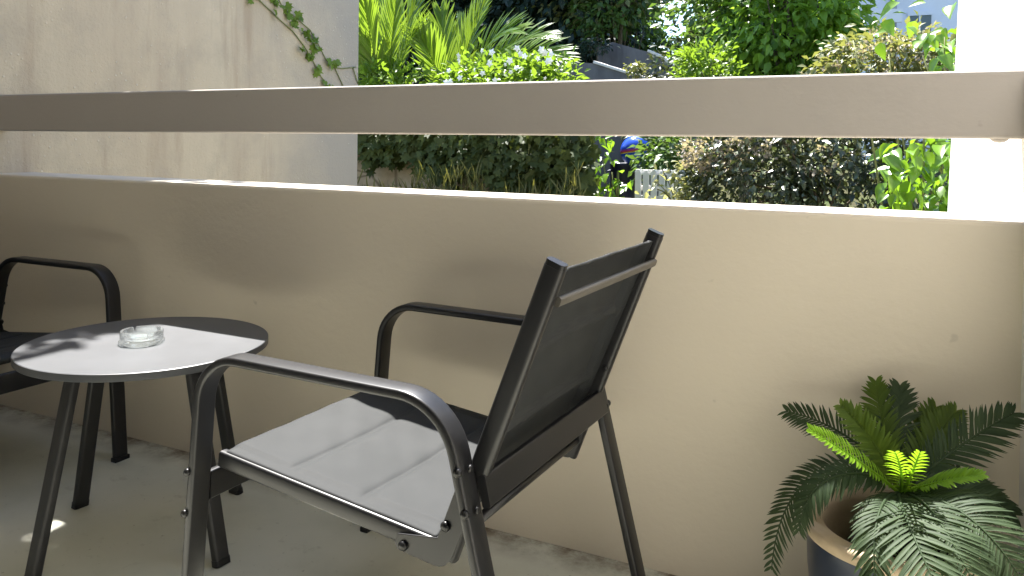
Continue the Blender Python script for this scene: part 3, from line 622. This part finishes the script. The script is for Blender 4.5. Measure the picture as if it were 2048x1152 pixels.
# ---- big leaved climber near the white wall
CLX = at(1850, 300, 3.55); cl = empty('broadleaf_climber', (CLX.x, CLX.y, GZ)); tag(cl, 'broad leaved lime climber growing beside the white wall', 'climber')
P = []; 
for i in range(150):
    px = rng.uniform(1795, 1925); py = rng.uniform(270, 470); 
    if px < 1795+ (py < 330)*25: continue
    P.append(at(px, py, 3.55+rng.uniform(-.25, .25)))
for i in range(26): P.append(at(rng.uniform(1768, 1810), rng.uniform(275, 420), 3.45+rng.uniform(-.2, .2)))
for i in range(60): P.append(at(rng.uniform(1840, 1925), rng.uniform(60, 270), 3.7+rng.uniform(-.2, .2)))
for (px, py) in ((1830, 42), (1812, 55), (1790, 62), (1770, 40), (1852, 6), (1800, 5), (1905, 10), (1890, 55), (1875, 70), (1900, 85), (1880, 110), (1902, 130), (1835, 78), (1862, 95), (1745, 70), (1760, 85)): P.append(at(px, py, 3.6+rng.uniform(-.15, .15)))
P = np.array([p-cl.location for p in P]); n = len(P); D = rdir(n)*.6+np.array([-.15, -.2, -.55]); N = rdir(n)*.45+np.array([-.15, -.35, .9])
leaf_cloud('foliage', P, D, N, .115*(.6+.75*rng.random(n)), G['big'], cl, T_BIG)
for i in range(10):
    m = MB(); x = rng.uniform(-.2, .25); m.tube(bez([(x*.4, .05, -.1), (x, rng.uniform(-.1, .2), .8), (x*1.4, rng.uniform(-.2, .2), 1.6), (x*1.2-.1*(i % 3), rng.uniform(-.1, .2), 2.1+.1*(i % 4))], 10), [.012*(1-.07*j) for j in range(11)], 6); m.build('stem', MAT['twig'], cl)
# ---- shaded shrub under the rail, right
p = at(1610, 350, 4.6); ds = tree('shaded_shrub', 'dark shrub with glinting leaves and dead flower heads under the rail', 'shrub', (p.x, p.y, GZ), p, (.76, .42, .50), G['shrubdark'], 190, 40, .10, .062, trunk=.04, bare=40, droop=.4)
c2 = at(1450, 305, 4.35); P, D, cc = clumps(c2-ds.location, (.30, .15, .11), 30, 26, .035, .7); tag(leaf_cloud('dead_head', P, D+rdir(len(P)), rdir(len(P)), .042*(.6+.8*rng.random(len(P))), G['dry'], ds), kind='stuff')
c2 = at(1620, 300, 4.3); P, D, cc = clumps(c2-ds.location, (.35, .12, .14), 9, 16, .03, .7); tag(leaf_cloud('dead_head', P, D+rdir(len(P)), rdir(len(P)), .04*(.6+.8*rng.random(len(P))), G['dry'], ds), kind='stuff')
# ---- white picket fence with pale weeds
fy = 5.4; A = at(1270, 338, fy); B = at(1392, 340, fy); pf = empty('picket_fence', (A.x, fy, GZ)); tag(pf, 'short white picket fence half hidden by the dark shrub', 'fence')
wd = (at(1284, 338, fy)-A).x; topz = A.z-GZ
for i in range(8):
    x = i*wd*1.12; q = MB(); h = topz-.012*(i % 2); 
    q.prism([(x, 0, -.1), (x+wd*.86, 0, -.1), (x+wd*.86, 0, h-.03), (x+wd*.60, 0, h), (x+wd*.26, 0, h), (x, 0, h-.03)], (0, .02, 0)); q.build('picket', G['picket'], pf, .004)
for pz in (344, 376, 396):
    z = at(1300, pz, fy).z-GZ; q = MB(); q.box((0, .0225, z-.028), (wd*9, .045, z+.02)); q.build('fence_rail', G['picket'], pf, .003)
p = at(1375, 372, 4.75); gw = empty('pale_weed', (p.x, p.y, p.z-.5)); tag(gw, 'pale arching weed in front of the white picket fence', 'weed')
for i in range(16):
    m = MB(); a = rng.uniform(-.25, .22); m.tube(bez([(rng.uniform(-.05, .05), 0, 0), (a*.5, -.05, .45), (a*1.2, -.12, rng.uniform(.45, .75))], 7), .004, 5); m.build('stem', G['grass'], gw)
P = np.array([(rng.normal()*.13, rng.normal()*.08-.06, .5+rng.normal()*.13) for i in range(240)]); leaf_cloud('foliage', P, rdir(240)+np.array([0, 0, -.4]), rdir(240)*.7+np.array([0, -.3, .7]), .075*(.5+.8*rng.random(240)), G['pale'], gw, T_OVAL)
# ---- shrub and navy bin with a striped ball behind the fence
p = at(1352, 312, 6.0); tree('garden_bush', 'dark green bush just behind the white picket fence', 'bush', (p.x, p.y, GZ), p, (.22, .3, .22), G['mid'], 42, 30, .09, .085, trunk=.03, bare=12)
p = at(1375, 285, 6.8); tree('garden_bush', 'deep shaded bush to the right behind the picket fence', 'bush', (p.x, p.y, GZ), p, (.5, .4, .32), G['shrubdark'], 60, 30, .1, .085, trunk=.03, bare=12)
ny = 6.4; A = at(1246, 322, ny); bn = empty('garden_bin', (A.x, ny, GZ)); tag(bn, 'dark navy garden bin carrying the striped ball', 'bin'); hb = A.z-GZ; NV = m_metal('navy_plastic', (.012, .014, .045), .5)
q = MB(); q.lathe([(0, 0), (.11, 0), (.125, hb*.5), (.135, hb-.05), (.142, hb-.045), (.142, hb-.02), (.13, hb-.02), (.125, hb-.06), (0, hb-.06)], (0, 0, 0), 32); q.build('body', NV, bn)
for a in (0.5, 3.6):
    q = MB(); q.tube(bez([(.137*math.cos(a-.25), .137*math.sin(a-.25), hb-.10), (.20*math.cos(a), .20*math.sin(a), hb-.13), (.137*math.cos(a+.25), .137*math.sin(a+.25), hb-.10)], 8), .008, 6); q.build('handle', NV, bn)
rb = .165; BC = at(1272, 262, ny); bc = tag(MB() and (lambda q: (q.lathe([(rb*math.sin(math.pi*i/24), -rb*math.cos(math.pi*i/24)) for i in range(25)], (0, 0, 0), 40), q.build('play_ball', None or (lambda k: (lambda z: k.done(k.principled(k.ramp(z, [(0, (.03, .10, .42)), (.44, (.02, .09, .50)), (.455, (.75, .62, .04)), (.49, (.65, .10, .03)), (.52, (.50, .04, .16)), (.60, (.02, .07, .45))]), .18, .6)))((lambda s: (k.l(k.ocoords(), s.inputs[0]), (lambda mr: (k.l(s.outputs['Z'], mr.inputs[0]), mr.inputs[1].__setattr__('default_value', -rb), mr.inputs[2].__setattr__('default_value', rb), mr.outputs[0])[-1])(k.n('ShaderNodeMapRange')))[-1])(k.n('ShaderNodeSeparateXYZ'))))(NT('striped_vinyl'))))[-1])(MB()), 'shiny blue ball with red and yellow stripes on the navy bin', 'ball')
bc.location = (BC.x, ny, GZ+hb-.02+rb*.80); bc.rotation_euler = (0, R_(-8), 0)
p = at(1232, 365, 4.9); bw = empty('broadleaf_weed', (p.x, p.y, GZ)); tag(bw, 'sunlit broad leaved weed left of the picket fence', 'weed')
P = []
for i in range(70):
    if i < 45: q_ = at(rng.uniform(1190, 1262), rng.uniform(345, 415), 4.9+rng.uniform(-.12, .12))
    else: q_ = at(rng.uniform(1188, 1226), rng.uniform(262, 335), 4.95+rng.uniform(-.12, .12))
    P.append(q_-bw.location)
P = np.array(P); n = len(P); leaf_cloud('foliage', P, rdir(n)*.6+np.array([0, -.3, -.5]), rdir(n)*.4+np.array([-.1, -.35, .9]), .085*(.6+.8*rng.random(n)), G['big'], bw, T_BIG)
for i in range(8):
    m = MB(); m.tube(bez([(rng.uniform(-.05, .05), 0, 0), (rng.uniform(-.1, .1), 0, .6), (rng.uniform(-.18, .1), 0, rng.uniform(1.0, 1.5))], 7), .006, 5); m.build('stem', MAT['twig'], bw)
# ---- ivy creeper on the dividing wall
cr = empty('wall_ivy', (XL, 1.6, 1.6)); tag(cr, 'thin ivy creeper trailing down the stained dividing wall', 'ivy'); ORG = cr.location
def onw(px, py, d=.008):
    r = cF + cR*((px-1024)/FPX) - cU*((py-CY0)/FPX); return CAM+r*((XL+d-CAM.x)/r.x)-ORG
m = MB()
runs = [[(470, -40), (520, 2), (560, 40), (585, 62), (608, 92), (625, 120), (640, 150), (655, 172)], [(540, -40), (565, 15), (585, 30), (620, 60), (640, 95), (652, 120), (668, 135), (684, 137), (712, 134)], [(668, 133), (676, 150), (686, 172)], [(706, 136), (716, 168)]]
for rn in runs:
    m = MB(); m.tube([onw(*p) for p in rn], [.004]*len(rn), 5); m.build('stem', MAT['twig'], cr)
P = []
for (px, py, nl, sp) in ((525, -5, 12, 10), (555, 8, 8, 7), (575, 25, 10, 9), (590, 40, 9, 7), (605, 50, 12, 8), (560, 28, 5, 6), (622, 72, 11, 6), (634, 88, 9, 6), (618, 108, 13, 7), (628, 116, 5, 5), (640, 140, 10, 5), (655, 170, 6, 5), (658, 118, 5, 5), (670, 126, 6, 5), (500, -30, 20, 14), (540, -30, 16, 14)):
    for i in range((nl*3+3)//5): P.append(onw(px+rng.normal()*sp, py+rng.normal()*sp, rng.uniform(.01, .035)))
P = np.array(P); n = len(P); leaf_cloud('foliage', P, rdir(n)*.8+np.array([.1, 0, -.5]), rdir(n)*.4+np.array([1, -.1, .3]), .043*(.6+.8*rng.random(n)), m_leaf('creeper_leaf', (.07, .13, .02), (.13, .20, .035), .3, .6, .2), cr, T_IVY)
# unseen creeper over the top of the dividing wall, put there to dapple the table
tc = empty('dapple_creeper', (XL, .95, 3.74)); tag(tc, 'unseen creeper over the top of the dividing wall, placed to dapple the table', 'creeper')
P = []
for i in range(150):
    P.append((rng.uniform(-.15, .36)*(.4+.6*rng.random()), rng.uniform(-.35, .75), rng.uniform(-.05, .25)))
for i in range(40): P.append((rng.uniform(.08, .31), rng.uniform(-.20, .20), rng.uniform(-.08, .10)))
for i in range(70): P.append((rng.uniform(0, .17), rng.uniform(-.22, .06), rng.uniform(-.05, .12)))  # denser leaves added to cut down the sun patch on the floor
P = np.array(P); n = len(P); leaf_cloud('foliage', P, rdir(n), rdir(n)*.6+np.array([0, 0, 1]), .11*(.6+.8*rng.random(n)), G['mid'], tc, T_OVAL)
m = MB()
for i in range(6): m.tube(bez([(-.15, rng.uniform(-.3, .7), .01), (.05, rng.uniform(-.3, .7), .2), (.3, rng.uniform(-.3, .7), .05)], 6), .006, 5)
m.build('stem', MAT['bark'], tc)
# ---- far woodland closing the view
P = []
for i in range(16000):
    x = rng.uniform(-34, 12); y = rng.uniform(26, 34); gap = abs(x/(y+2)-(-.274)) < .016
    h = (1.2 if gap else 5.5+1.2*math.sin(x*1.1)+.8*math.sin(x*2.7))
    P.append((x, y, gh(x, y)+h*rng.random()**.8))
P = np.array(P); n = len(P); fw = leaf_cloud('far_woodland', P, rdir(n), rdir(n)*.8+np.array([0, 0, .8]), .5*(.6+.8*rng.random(n)), G['mid'], None, T_SMALL); tag(fw, 'far off band of woodland behind the garden', 'woodland', kind='stuff')
